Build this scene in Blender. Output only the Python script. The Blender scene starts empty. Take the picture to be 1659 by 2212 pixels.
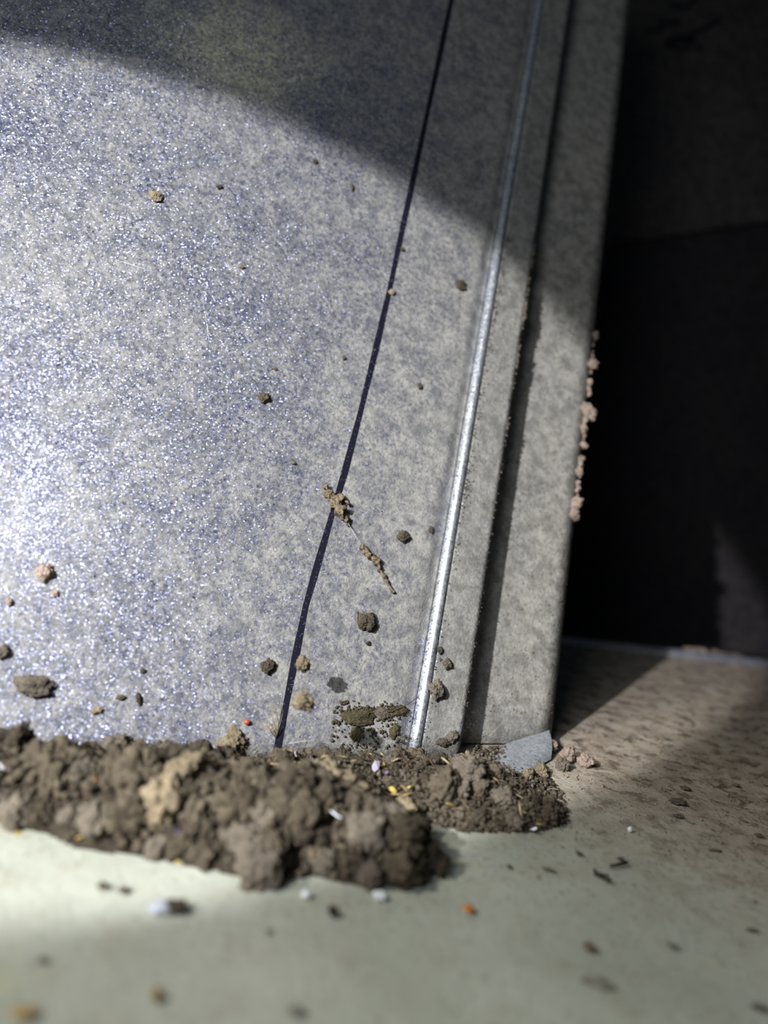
import bpy, bmesh, math, random
import numpy as np
from mathutils import Vector, Matrix, noise

scene = bpy.context.scene
COL = scene.collection
rng = np.random.default_rng(7)
random.seed(7)

# ------------------------------------------------------------------ camera
F, CX, CY = 1661.0, 829.5, 1106.0            # pixels of the 1659 x 2212 frame
PITCH, ROLL, CAMH = math.radians(-3.6594), math.radians(9.0836), 0.07128
cp, sp, cr, sr = math.cos(PITCH), math.sin(PITCH), math.cos(ROLL), math.sin(ROLL)
fwd = Vector((0, cp, sp)); up0 = Vector((0, -sp, cp)); rt0 = Vector((1, 0, 0))
right = rt0 * cr + up0 * sr
up = rt0 * -sr + up0 * cr
CAM = Vector((0, 0, CAMH))
cd = bpy.data.cameras.new('camera'); cam = bpy.data.objects.new('camera', cd); COL.objects.link(cam)
cam.matrix_world = Matrix(((right.x, up.x, -fwd.x, CAM.x), (right.y, up.y, -fwd.y, CAM.y),
                           (right.z, up.z, -fwd.z, CAM.z), (0, 0, 0, 1)))
cd.sensor_fit = 'VERTICAL'; cd.lens = 5.7; cd.sensor_height = 5.7 * 2212 / F; cd.sensor_width = 5.7 * 1659 / F
cd.clip_start = 0.005; cd.clip_end = 20
cd.dof.use_dof = True; cd.dof.focus_distance = 0.192; cd.dof.aperture_fstop = 1.5
scene.camera = cam

# ------------------------------------------------------------------ world, lamps, exposure
w = bpy.data.worlds.new('world'); scene.world = w; w.use_nodes = True
w.node_tree.nodes['Background'].inputs[0].default_value = (0.27, 0.42, 0.58, 1)
w.node_tree.nodes['Background'].inputs[1].default_value = 0.055
scene.view_settings.view_transform = 'Standard'; scene.view_settings.look = 'None'
scene.view_settings.exposure = 0.0; scene.view_settings.gamma = 1.0
scene.view_settings.use_curve_mapping = False


def spot(name, loc, aim, power, half, blend, radius, color):
    d = bpy.data.lights.new(name, 'SPOT'); o = bpy.data.objects.new(name, d); COL.objects.link(o)
    d.energy = power; d.spot_size = 2 * half; d.spot_blend = blend; d.shadow_soft_size = radius; d.color = color
    o.location = loc
    o.rotation_euler = (Vector(aim) - Vector(loc)).to_track_quat('-Z', 'Y').to_euler()
    return o


TORCH = Vector((-0.2227, -0.1836, 0.2218))                       # torch held left of the phone
spot('torch_beam', TORCH, (-0.0765, 0.1761, 0.0660), 20.5, 0.265, 0.15, 0.004, (0.93, 0.95, 1.0))
spot('soft_fill', TORCH + Vector((0.05, -0.02, 0.05)), (0.02, 0.20, 0.09), 3.5, 0.75, 1.0, 0.085, (0.86, 0.93, 1.0))  # added broad fill, lifts the sheet above the beam and the step shadow
spot('gleam_fill', TORCH + Vector((0.004, 0, 0.004)), (-0.0640, 0.2325, 0.1830), 3.4, 0.052, 1.0, 0.006, (0.95, 1.0, 0.62))  # added lamp, only makes the yellow-green gleam on the sheet
spot('floor_fill', (-0.19, 0.02, 0.20), (0.07, 0.13, 0.0), 2.2, 0.66, 1.0, 0.012, (1.0, 0.98, 0.90))  # added unseen fill lamp, brightens the near floor and heap

# ------------------------------------------------------------------ geometry of the place
V = Vector((0.03913, 0.41425, 0.90932)).normalized()             # up along the leaning sheet
U = Vector((0.924835, 0.380369, 0)).normalized()                 # along its foot
N = Vector((0.352558, -0.857217, 0.375343)).normalized()         # out of it, to the room
ORG = Vector((0.01684, 0.18611, 0.0))                            # foot of the rolled bead


def ray(p):
    return right * ((p[0] - CX) / F) - up * ((p[1] - CY) / F) + fwd


def fl(p, z=0.0):
    d = ray(p); return CAM + d * ((z - CAM.z) / d.z)


def onp(p, k=0.0):
    d = ray(p); o = ORG + N * k; return CAM + d * ((o - CAM).dot(N) / d.dot(N))


MI = Matrix((U, V, N)).transposed().inverted()


def stk(P): return MI @ (P - ORG)


def sheet(s, t, k=0.0): return ORG + U * s + V * t + N * k


# ------------------------------------------------------------------ materials
def lin(r, g, b):
    f = lambda c: (c / 255 / 12.92) if c / 255 <= .04045 else ((c / 255 + .055) / 1.055) ** 2.4
    return (f(r), f(g), f(b), 1)


class NT:
    def __init__(s, name):
        s.m = bpy.data.materials.new(name); s.m.use_nodes = True
        s.t = s.m.node_tree; s.t.nodes.clear()
        s.out = s.n('ShaderNodeOutputMaterial')

    def n(s, kind, **kw):
        nd = s.t.nodes.new(kind)
        for k, v in kw.items(): setattr(nd, k, v)
        return nd

    def l(s, a, b): s.t.links.new(a, b)

    def pos(s):
        return s.n('ShaderNodeNewGeometry').outputs['Position']

    def noise(s, vec, scale, detail=4, rough=.55):
        nd = s.n('ShaderNodeTexNoise'); nd.inputs['Scale'].default_value = scale
        nd.inputs['Detail'].default_value = detail; nd.inputs['Roughness'].default_value = rough
        s.l(vec, nd.inputs['Vector']); return nd.outputs['Fac']

    def math(s, op, a, b=None, clamp=False):
        nd = s.n('ShaderNodeMath', operation=op); nd.use_clamp = clamp
        for i, x in enumerate((a, b)):
            if x is None: continue
            if isinstance(x, (int, float)): nd.inputs[i].default_value = x
            else: s.l(x, nd.inputs[i])
        return nd.outputs[0]

    def rng(s, v, a, b, c=0., d=1.):
        nd = s.n('ShaderNodeMapRange'); nd.interpolation_type = 'SMOOTHSTEP'
        s.l(v, nd.inputs[0])
        for i, x in enumerate((a, b, c, d)): nd.inputs[i + 1].default_value = x
        return nd.outputs[0]

    def mix(s, f, a, b):
        nd = s.n('ShaderNodeMix', data_type='RGBA')
        if isinstance(f, (int, float)): nd.inputs[0].default_value = f
        else: s.l(f, nd.inputs[0])
        for i, x in ((6, a), (7, b)):
            if isinstance(x, tuple): nd.inputs[i].default_value = x
            else: s.l(x, nd.inputs[i])
        return nd.outputs[2]

    def dot(s, vec, d, off=0.0):
        nd = s.n('ShaderNodeVectorMath', operation='DOT_PRODUCT'); s.l(vec, nd.inputs[0])
        nd.inputs[1].default_value = d
        return s.math('ADD', nd.outputs['Value'], off)

    def bump(s, h, dist, strength=1.0, normal=None):
        nd = s.n('ShaderNodeBump'); nd.inputs['Distance'].default_value = dist
        nd.inputs['Strength'].default_value = strength; s.l(h, nd.inputs['Height'])
        if normal is not None: s.l(normal, nd.inputs['Normal'])
        return nd.outputs[0]

    def bsdf(s, color, rough=.9, metal=0., normal=None, spec=.3):
        b = s.n('ShaderNodeBsdfPrincipled')
        for key, x in (('Base Color', color), ('Roughness', rough), ('Metallic', metal)):
            if isinstance(x, (int, float, tuple)): b.inputs[key].default_value = x
            else: s.l(x, b.inputs[key])
        b.inputs['Specular IOR Level'].default_value = spec
        if normal is not None: s.l(normal, b.inputs['Normal'])
        return b.outputs[0]

    def done(s, sh): s.l(sh, s.out.inputs[0]); return s.m


def galvanised(name, dust, metal_col, dust_col, dust_dark, glit=.55, rough=.42, sdust=(0, 0, 0), spots=.35):
    """zinc sheet: fine sparkling crystal faces under a patchy film of dust (sdust = s range where the film thickens)"""
    t = NT(name); P = t.pos()
    vor = t.n('ShaderNodeTexVoronoi'); vor.inputs['Scale'].default_value = 2700; t.l(P, vor.inputs['Vector'])
    sub = t.n('ShaderNodeVectorMath', operation='SUBTRACT'); t.l(vor.outputs['Color'], sub.inputs[0]); sub.inputs[1].default_value = (.5, .5, .5)
    scl = t.n('ShaderNodeVectorMath', operation='SCALE'); t.l(sub.outputs[0], scl.inputs[0]); scl.inputs['Scale'].default_value = glit
    geo = t.n('ShaderNodeNewGeometry')
    add = t.n('ShaderNodeVectorMath', operation='ADD'); t.l(scl.outputs[0], add.inputs[0]); t.l(geo.outputs['Normal'], add.inputs[1])
    nrm = t.n('ShaderNodeVectorMath', operation='NORMALIZE'); t.l(add.outputs[0], nrm.inputs[0])
    sep = t.n('ShaderNodeSeparateColor'); t.l(vor.outputs['Color'], sep.inputs[0])
    cellv = t.rng(sep.outputs[0], 0, 1, .40, 1.5)
    mc = t.n('ShaderNodeVectorMath', operation='SCALE'); mc.inputs[0].default_value = metal_col[:3]; t.l(cellv, mc.inputs['Scale'])
    fine = t.noise(P, 900, 3, .7); mid = t.noise(P, 90, 5, .6); big = t.noise(P, 22, 3, .5)
    s = t.dot(P, tuple(MI[0]), -(MI @ ORG)[0])
    sm = t.rng(s, sdust[0], sdust[1], 0, sdust[2]) if sdust[2] else 0.0
    m = t.math('ADD', t.math('MULTIPLY', t.math('SUBTRACT', mid, .5), .9), t.math('MULTIPLY', t.math('SUBTRACT', big, .5), .7))
    m = t.math('ADD', t.math('ADD', m, dust), sm)
    m = t.math('ADD', m, t.math('MULTIPLY', t.math('SUBTRACT', fine, .5), 2.6), clamp=True)
    spk = t.rng(t.noise(P, 420, 2, .5), .70, .78, 0, spots)
    dc = t.mix(t.rng(t.noise(P, 260, 4, .6), .35, .7), dust_col, dust_dark)
    dc = t.mix(spk, dc, lin(70, 62, 50))
    h = t.noise(P, 1500, 2, .6)
    met = t.bsdf(mc.outputs[0], rough, .85, nrm.outputs[0], .5)
    du = t.bsdf(dc, .95, 0, t.bump(h, .0004, .6), .1)
    mx = t.n('ShaderNodeMixShader'); t.l(m, mx.inputs[0]); t.l(met, mx.inputs[1]); t.l(du, mx.inputs[2])
    return t.done(mx.outputs[0])


M = {}
M['sheet'] = galvanised('dusty_zinc_sheet', .50, lin(138, 141, 168), lin(146, 143, 136), lin(110, 109, 106), .85, .42, (-.06, .008, .42))  # torch's bluish tint put into the metal colour; dust film thickens rightward
M['flange'] = galvanised('dusty_zinc_flange', .80, lin(185, 186, 190), lin(142, 139, 132), lin(110, 107, 100), .6, .45, spots=.7)
M['strip'] = galvanised('dusty_zinc_strip', .86, lin(185, 186, 190), lin(156, 151, 142), lin(118, 114, 106), .6, .45, spots=.8)
M['bead'] = galvanised('clean_zinc_bead', .12, lin(225, 228, 236), lin(175, 175, 172), lin(150, 150, 150), .25, .38, spots=.1)
M['backwall_lit'] = galvanised('lit_zinc_back', .75, lin(64, 68, 78), lin(98, 90, 84), lin(66, 62, 60), .4, .5, spots=.6)  # dusty copy for the upper sheet, lightened to put spill light into its colour
M['hem'] = galvanised('bright_zinc_hem', .0, lin(235, 236, 250), lin(190, 190, 195), lin(170, 170, 175), .06, .17, spots=.0)
M['tab'] = galvanised('pale_zinc_tab', .62, lin(190, 195, 205), lin(146, 148, 150), lin(126, 127, 128), .3, .45, spots=.25)
M['backwall'] = galvanised('shaded_zinc_back', .62, lin(56, 58, 70), lin(72, 65, 62), lin(48, 44, 44), .4, .5, spots=.6)  # colour lowered, the shade of the recess is painted in


def floor_mat():
    t = NT('dusty_floor_sheet'); P = t.pos()
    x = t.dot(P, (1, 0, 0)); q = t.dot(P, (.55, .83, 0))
    big = t.noise(P, 28, 4, .6); mid = t.noise(P, 130, 5, .62); fin = t.noise(P, 900, 3, .65)
    base = t.mix(t.rng(big, .3, .7), lin(176, 178, 164), lin(158, 160, 145))
    base = t.mix(t.rng(t.noise(P, 40, 3, .5), .6, .75, 0, .35), base, lin(190, 180, 128))
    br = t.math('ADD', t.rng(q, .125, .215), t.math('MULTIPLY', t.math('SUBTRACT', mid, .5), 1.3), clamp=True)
    brown = t.mix(t.rng(mid, .35, .65), lin(178, 163, 146), lin(150, 136, 119))
    c = t.mix(br, base, brown)
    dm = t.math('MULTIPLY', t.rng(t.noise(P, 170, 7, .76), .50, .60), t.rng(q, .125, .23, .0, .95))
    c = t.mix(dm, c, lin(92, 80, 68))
    c = t.mix(t.rng(fin, .55, .72, 0, .6), c, lin(110, 100, 84))
    h = t.math('ADD', t.math('MULTIPLY', fin, .6), mid)
    return t.done(t.bsdf(c, .62, 0.0, t.bump(h, .0006, .55), .35))


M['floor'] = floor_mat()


def soil_mat(name, c1, c2, c3, scale=1.0, bump=.0006):
    t = NT(name); P = t.pos()
    oi = t.n('ShaderNodeObjectInfo')
    a = t.noise(P, 260 * scale, 5, .7); b = t.noise(P, 1300 * scale, 3, .7)
    c = t.mix(t.rng(a, .3, .7), c1, c2)
    c = t.mix(t.rng(b, .5, .8, 0, .7), c, c3)
    c2n = t.n('ShaderNodeHueSaturation'); t.l(c, c2n.inputs['Color'])
    t.l(t.rng(oi.outputs['Random'], 0, 1, .84, 1.16), c2n.inputs['Value'])
    h = t.math('ADD', a, b)
    return t.done(t.bsdf(c2n.outputs[0], 1.0, 0, t.bump(h, bump, .9), .08))


M['soil'] = soil_mat('brown_soil', lin(93, 84, 70), lin(66, 59, 49), lin(112, 102, 86))
M['soil_dark'] = soil_mat('dark_soil', lin(74, 66, 55), lin(54, 48, 41), lin(92, 82, 68))
M['soil_pale'] = soil_mat('pale_soil', lin(132, 119, 97), lin(104, 92, 74), lin(150, 137, 112))
M['soil_grey'] = soil_mat('grey_soil', lin(108, 99, 87), lin(80, 73, 64), lin(124, 115, 102))
M['moss'] = soil_mat('olive_moss', lin(82, 75, 56), lin(58, 52, 39), lin(100, 92, 70))
M['dustpink'] = soil_mat('pinkish_dust', lin(150, 134, 120), lin(126, 111, 98), lin(162, 147, 133))


def plain(name, col, rough=.6, metal=0., sc=600, var=.25):
    t = NT(name); P = t.pos(); a = t.noise(P, sc, 3, .6)
    dark = tuple(x * (1 - var * 1.6) for x in col[:3]) + (1,)
    c = t.mix(t.rng(a, .35, .7), col, dark)
    return t.done(t.bsdf(c, rough, metal, t.bump(a, .0003, .4), .4))


M['tanchip'] = plain('tan_grain', lin(172, 148, 104), .8)
M['palegrey'] = plain('grey_grain', lin(128, 124, 112), .9)
M['greychip'] = plain('pale_grey_chip', lin(176, 180, 190), .4, 0, 900, .12)
M['straw'] = plain('straw', lin(158, 134, 84), .6)
M['straw_pale'] = plain('pale_straw', lin(160, 146, 114), .6)
M['flake'] = plain('pearly_flake', lin(214, 206, 222), .25, .2, 900, .1)
M['violet'] = plain('violet_flake', lin(150, 130, 205), .3, .2, 900, .1)
M['white'] = plain('white_chip', lin(226, 228, 232), .35, 0, 900, .08)
M['orange'] = plain('orange_grain', lin(206, 130, 52), .4)
M['red'] = plain('red_seed', lin(170, 84, 58), .35)
M['yellow'] = plain('yellow_grain', lin(214, 186, 96), .45)
M['thread'] = plain('silk_thread', lin(190, 186, 178), .4, 0, 600, .05)
M['hair'] = plain('dark_fibre', lin(58, 48, 38), .7)
M['husk'] = plain('brown_husk', lin(116, 101, 78), .8, 0, 1600, .5)


def ink_mat():
    t = NT('marker_ink'); P = t.pos()
    a = t.rng(t.noise(P, 1700, 2, .6), .60, .74, 0, .75)
    c = t.mix(a, lin(20, 18, 30), lin(104, 104, 118))
    return t.done(t.bsdf(c, .5, .0, None, .25))


M['ink'] = ink_mat()


# ------------------------------------------------------------------ object helpers
def mesh_obj(name, verts, faces, mat, parent=None, smooth=True):
    me = bpy.data.meshes.new(name)
    me.from_pydata([tuple(v) for v in verts], [], faces)
    me.materials.append(mat)
    if smooth: me.polygons.foreach_set('use_smooth', [True] * len(me.polygons))
    me.update()
    o = bpy.data.objects.new(name, me); COL.objects.link(o)
    if parent is not None: o.parent = parent
    return o


def tag(o, label=None, cat=None, group=None, kind=None):
    if label: o['label'] = label
    if cat: o['category'] = cat
    if group: o['group'] = group
    if kind: o['kind'] = kind
    return o


def empty(name, loc=(0, 0, 0)):
    o = bpy.data.objects.new(name, None); COL.objects.link(o); o.empty_display_size = .005
    o.location = loc
    return o


def fix_normals(o):
    bm = bmesh.new(); bm.from_mesh(o.data); bmesh.ops.recalc_face_normals(bm, faces=bm.faces); bm.to_mesh(o.data); bm.free()


def profile_sheet(name, prof, t0, t1, nt, mat, parent, thick=.0006, warp=None):
    """a closed sheet: cross-section prof [(s,k)] carried up the sheet, with real thickness"""
    vs, fs = [], []
    n = len(prof)
    for side in (0, 1):
        for j in range(nt + 1):
            for i, (s, k) in enumerate(prof):
                t = t0 + (t1 - t0) * j / nt
                kk = k - side * thick
                if warp: kk += warp(s, t)
                vs.append(sheet(s, t, kk))
    o2 = n * (nt + 1)
    for j in range(nt):
        for i in range(n - 1):
            a = j * n + i
            fs.append((a, a + 1, a + n + 1, a + n)); fs.append((o2 + a, o2 + a + n, o2 + a + n + 1, o2 + a + 1))
        for i in (0, n - 1):
            a = j * n + i; fs.append((a, a + n, o2 + a + n, o2 + a))
    for j in (0, nt):
        for i in range(n - 1):
            a = j * n + i; fs.append((a, a + 1, o2 + a + 1, o2 + a))
    o = mesh_obj(name, vs, fs, mat, parent); fix_normals(o)
    return o


def tube(pts, r, seg=6, taper=None):
    vs, fs = [], []
    pts = [Vector(p) for p in pts]
    for i, p in enumerate(pts):
        d = (pts[min(i + 1, len(pts) - 1)] - pts[max(i - 1, 0)]).normalized()
        a = d.orthogonal().normalized(); b = d.cross(a)
        rr = r * (taper[i] if taper else 1)
        for j in range(seg):
            g = 2 * math.pi * j / seg
            vs.append(p + (a * math.cos(g) + b * math.sin(g)) * rr)
    for i in range(len(pts) - 1):
        for j in range(seg):
            k = (j + 1) % seg
            fs.append((i * seg + j, i * seg + k, (i + 1) * seg + k, (i + 1) * seg + j))
    fs.append(tuple(range(seg))[::-1]); fs.append(tuple((len(pts) - 1) * seg + j for j in range(seg)))
    return vs, fs


def ico(sub):
    bm = bmesh.new(); bmesh.ops.create_icosphere(bm, subdivisions=sub, radius=1.0)
    v = np.array([x.co[:] for x in bm.verts]); f = [tuple(y.index for y in x.verts) for x in bm.faces]
    bm.free(); return v, f


def clod_shape(sub, seed, stretch=(1, 1, 1)):
    """a crumbly aggregate: big lumps, smaller lumps on them, a rough skin"""
    v, f = ico(sub); off = Vector((seed * 7.13, seed * 3.7, seed * 1.9))
    out = []
    for p in v:
        p = Vector(p); a = noise.voronoi(p * 1.25 + off)[0]; b = noise.voronoi(p * 3.0 + off)[0]; c = noise.voronoi(p * 7.5 + off)[0]
        d = .98 + .62 * (.55 - a[0]) + .34 * (.45 - b[0]) + .17 * (.45 - c[0]) + .16 * noise.noise(p * 1.1 + off) \
            + .05 * noise.noise(p * 17 + off) + .05 * noise.noise(p * 34 + off)
        q = p * max(d, .3)
        out.append((q.x * stretch[0], q.y * stretch[1], q.z * stretch[2]))
    return out, f


def shape_mesh(name, vf, mat):
    me = bpy.data.meshes.new(name); me.from_pydata([tuple(v) for v in vf[0]], [], vf[1]); me.materials.append(mat)
    me.polygons.foreach_set('use_smooth', [True] * len(me.polygons)); me.update()
    return me


NSH = 9
SOIL_MESH = []
for i in range(NSH):
    st = (1 + .25 * math.sin(i * 2.1), 1 + .2 * math.cos(i * 1.3), .85 + .15 * math.sin(i * 3.3))
    SOIL_MESH.append(shape_mesh('soil_clod', clod_shape(5, i + 1, st), M['soil']))


def clod_mesh(i, mat): return (SOIL_MESH[i % NSH], mat)


def place(name, me, loc, r, rot=None, parent=None):
    mt = None
    if isinstance(me, tuple): me, mt = me
    o = bpy.data.objects.new(name, me); COL.objects.link(o)
    if mt: o.material_slots[0].link = 'OBJECT'; o.material_slots[0].material = M[mt]
    o.location = loc
    o.scale = (r, r, r) if isinstance(r, (int, float)) else r
    o.rotation_euler = rot if rot else (random.uniform(0, 6.3), random.uniform(0, 6.3), random.uniform(0, 6.3))
    if parent is not None: o.parent = parent
    return o


def granules(name, pts, rad, mat, seed=0, sub=1, squash=.2, parent=None):
    """many tiny grains joined in one mesh"""
    g = np.random.default_rng(seed); bv, bf = ico(sub); bf = np.array(bf); nb = len(bv)
    pts = np.asarray(pts); n = len(pts)
    A = g.normal(size=(n, 3, 3)); Q = np.linalg.qr(A)[0]
    sc = np.asarray(rad)[:, None] * g.uniform(.65, 1.25, (n, 3))
    jit = 1 + g.uniform(-squash, squash, (n, nb, 1))
    X = (bv[None] * jit) * sc[:, None, :]
    X = np.einsum('nij,nvj->nvi', Q, X) + pts[:, None, :]
    Fc = (bf[None] + (np.arange(n) * nb)[:, None, None]).reshape(-1, 3)
    me = bpy.data.meshes.new(name)
    me.vertices.add(n * nb); me.vertices.foreach_set('co', X.reshape(-1))
    m = len(Fc); me.loops.add(m * 3); me.loops.foreach_set('vertex_index', Fc.reshape(-1).astype(np.int32))
    me.polygons.add(m); me.polygons.foreach_set('loop_start', np.arange(0, 3 * m, 3, dtype=np.int32))
    me.polygons.foreach_set('use_smooth', [True] * m)
    mats = mat if isinstance(mat, list) else [mat]
    for m_ in mats: me.materials.append(m_)
    if len(mats) > 1: me.polygons.foreach_set('material_index', np.repeat(g.integers(0, len(mats), n), len(bf)).astype(np.int32))
    me.update(calc_edges=True); me.validate()
    o = bpy.data.objects.new(name, me); COL.objects.link(o)
    if parent is not None: o.parent = parent
    return o


# ------------------------------------------------------------------ floor
def far_y(x): return .3594 + (x - .092) * .228


fl_root = empty('floor'); tag(fl_root, 'dusty grey sheet metal floor strewn with brown specks', 'floor', kind='structure')
nx, ny = 110, 90
vs, fs = [], []
for side in (0, 1):
    for j in range(ny + 1):
        for i in range(nx + 1):
            x = -.32 + .82 * i / nx; yf = far_y(x); y = -.12 + (yf + .12) * j / ny
            d = abs(y - (.104 + .12 * x)); z = .0007 * math.exp(-(d / .0045) ** 2)      # shallow pressed rib in the foreground
            z += .0004 * (noise.noise(Vector((x * 22, y * 22, 1))) - .2)
            if j == ny: z = 0
            if side: z = -.0012
            vs.append((x, y, z - .0003))
st = (nx + 1) * (ny + 1)
for j in range(ny):
    for i in range(nx):
        a = j * (nx + 1) + i; fs.append((a, a + 1, a + nx + 2, a + nx + 1)); fs.append((st + a, st + a + nx + 1, st + a + nx + 2, st + a + 1))
for i in range(nx):
    for j in (0, ny):
        a = j * (nx + 1) + i; fs.append((a, a + 1, st + a + 1, st + a))
for j in range(ny):
    for i in (0, nx):
        a = j * (nx + 1) + i; fs.append((a, a + nx + 1, st + a + nx + 1, st + a))
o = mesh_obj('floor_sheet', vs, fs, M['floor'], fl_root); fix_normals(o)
# rolled hem at the far end of the floor sheet
o = mesh_obj('rolled_hem', *tube([(x, far_y(x) + .0006, .0010) for x in np.linspace(-.32, .50, 12)], .0025, 12), M['hem'], fl_root)
o['label'] = 'bright rolled metal hem at the far end of the floor'
# sunken ledge behind the hem
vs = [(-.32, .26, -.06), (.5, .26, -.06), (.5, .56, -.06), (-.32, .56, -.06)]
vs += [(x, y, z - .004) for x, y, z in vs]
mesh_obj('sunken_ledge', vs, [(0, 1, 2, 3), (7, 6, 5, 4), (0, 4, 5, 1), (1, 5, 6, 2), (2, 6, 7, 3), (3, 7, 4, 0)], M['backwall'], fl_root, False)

# ------------------------------------------------------------------ leaning wall sheet with bead, flange and strip
STEP = .0088
S_EDGE, S_OUT, T_TOP = .0128, .0462, .40
wall = empty('wall_left', ORG)
tag(wall, 'leaning galvanised metal sheet marked with a straight dark pen line', 'metal wall', kind='structure')
wall.location = (0, 0, 0)


def bumpy(s, t):
    k = .0005 * noise.noise(Vector((s * 18, t * 18, 3)))
    k += -.0042 * math.exp(-(((s + .117) / .0135) ** 2 + ((t - .052) / .015) ** 2))     # dent at the left
    return k * min(1, max(0, -s - .006) / .02)


prof = [(-.26 + .0045 * i, 0) for i in range(57)] + [(-.0062, 0), (-.0056, -.00005), (-.0050, -.00018), (-.0044, -.00040), (-.0036, -.00075), (-.0028, -.00105), (-.0021, -.0012), (-.0015, -.00115)]
prof = [p for p in prof if p[0] <= -.0014]
profile_sheet('face_sheet', prof, 0.0006, T_TOP, 90, M['sheet'], wall, warp=bumpy)
bp = []
for i in range(13):
    a = math.pi * (1.10 - 1.2 * i / 12)
    bp.append((.0000 + .0014 * math.cos(a), -.0006 + .0016 * math.sin(a)))
o = profile_sheet('edge_bead', bp, 0.0006, T_TOP, 60, M['bead'], wall, thick=.0004)
o['label'] = 'bright rounded bead along the edge of the sheet'


def edge_wob(t): return .00022 * noise.noise(Vector((t * 90, 0, 5)))


fp = [(.0012 + (S_EDGE - .0012) * i / 8, -.0001) for i in range(9)]
profile_sheet('flange', fp, 0.0008, T_TOP, 60, M['flange'], wall, thick=.0007)
o = profile_sheet('outer_strip', [(.004 + (S_OUT - .004) * i / 10, -STEP) for i in range(11)], .004, T_TOP, 40, M['strip'], wall, thick=.0008)
o['label'] = 'dust-coated outer strip set back behind the flange'
# web joining flange and strip at the back, out of sight of the lamp
profile_sheet('web', [(.0042, -.0002), (.0042, -STEP - .0002)], .004, T_TOP, 4, M['strip'], wall, thick=.0003)

# folded tab at the foot of the strip
crease = [(1046, 1642), (1062, 1624), (1085, 1610), (1115, 1599), (1150, 1589), (1186, 1577)]
foot = [(1046, 1660), (1066, 1668), (1092, 1672), (1122, 1670), (1155, 1660), (1190, 1640)]
cr_p = []
for c in crease:
    P = onp(c, -STEP + .0010); q = stk(P)
    cr_p.append(sheet(q.x, max(q.y, .0012), -STEP + .0010))
ft_p = [fl(c, .0004) for c in foot]
vs, fs = [], []
for a, b in zip(cr_p, ft_p):
    for j in range(6):
        f = j / 5; vs.append(a.lerp(b, f) + Vector((.2, -.6, .3)) * (.0016 * math.sin(f * math.pi)))
n1 = len(vs)
vs += [v + Vector((0, .0006, -.00025)) for v in vs]
for i in range(5):
    for j in range(5):
        a = i * 6 + j; fs.append((a, a + 1, a + 7, a + 6)); fs.append((n1 + a, n1 + a + 6, n1 + a + 7, n1 + a + 1))
o = mesh_obj('folded_tab', vs, fs, M['tab'], wall); fix_normals(o)
o['label'] = 'pale rounded metal tab folded forward at the foot of the strip'

# pen line
pl = [(1065, -400), (988, -60), (975, 0), (938, 175), (905, 330), (870, 490), (840, 630), (810, 760), (776, 900), (745, 1020), (715, 1120), (686, 1220), (660, 1310), (641, 1405), (622, 1500), (600, 1612), (594, 1640)]
pl = [tuple(np.array(a) + (np.array(b) - np.array(a)) * f) for a, b in zip(pl, pl[1:]) for f in np.arange(0, 1, .2)] + [pl[-1]]
vs, fs = [], []
for i, p in enumerate(pl):
    q = stk(onp(p)); k = bumpy(q.x, q.y) + .00012
    hw = .00084 + .00010 * math.sin(i * .6)
    vs += [sheet(q.x - hw, q.y, k), sheet(q.x + hw, q.y, k), sheet(q.x - hw, q.y, k - .0003), sheet(q.x + hw, q.y, k - .0003)]
for i in range(len(pl) - 1):
    a = 4 * i; fs += [(a, a + 1, a + 5, a + 4), (a, a + 4, a + 6, a + 2), (a + 1, a + 3, a + 7, a + 5)]
o = mesh_obj('marker_line', vs, fs, M['ink'], wall, False); o['label'] = 'dark violet marker line drawn up the sheet'

for sc in ([(434, 622), (446, 690), (456, 765)], [(110, 345), (150, 300), (200, 235), (228, 195)], [(250, 560), (330, 586), (420, 590), (470, 575)], [(60, 1180), (90, 1210)]):
    pts = []
    for p in sc:
        q = stk(onp(p)); pts.append(sheet(q.x, q.y, bumpy(q.x, q.y) + .00001))
    o = mesh_obj('scratch', *tube(pts, .00006, 4), M['bead'], wall); o['label'] = 'fine bright scratch'

# ------------------------------------------------------------------ back wall of the duct
YB = .53
bw = empty('wall_back'); tag(bw, 'dark metal back wall behind the gap with marker scribbles', 'metal wall', kind='structure')


def onb(p, y=YB):
    d = ray(p); return CAM + d * (y / d.y)


seam = [onb((1250, 540)), onb((1659, 481))]
sl = (seam[1].z - seam[0].z) / (seam[1].x - seam[0].x)


def seam_z(x): return seam[0].z + sl * (x - seam[0].x)


def slab(name, c, th, mat, parent):
    c = [Vector(v) for v in c]; b = [v + Vector((0, th, 0)) for v in c]
    return mesh_obj(name, c + b, [(3, 2, 1, 0), (4, 5, 6, 7), (0, 1, 5, 4), (1, 2, 6, 5), (2, 3, 7, 6), (3, 0, 4, 7)], mat, parent, False)


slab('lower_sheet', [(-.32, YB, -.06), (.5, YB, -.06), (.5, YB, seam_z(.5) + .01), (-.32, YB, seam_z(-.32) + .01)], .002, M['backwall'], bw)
slab('upper_sheet', [(-.32, YB - .004, seam_z(-.32)), (.5, YB - .004, seam_z(.5)), (.5, YB - .004, .70), (-.32, YB - .004, .70)], .0035, M['backwall_lit'], bw)
o = mesh_obj('corner_bead', *tube([onb((1232, 1420), YB - .006), onb((1260, 1150), YB - .006), onb((1290, 850), YB - .006), onb((1322, 560), YB - .006)], .0016, 8), M['backwall'], bw)
strokes = [[(1440, 92), (1452, 82), (1478, 80), (1492, 92), (1488, 104), (1462, 106), (1442, 98)],
           [(1450, 96), (1478, 86), (1500, 70), (1530, 58), (1556, 42)], [(1492, 78), (1514, 108)],
           [(1420, 40), (1440, 52), (1470, 46)], [(1445, 8), (1462, 18), (1485, 14), (1500, -4), (1506, -20)], [(1400, 66), (1432, 60)]]
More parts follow.
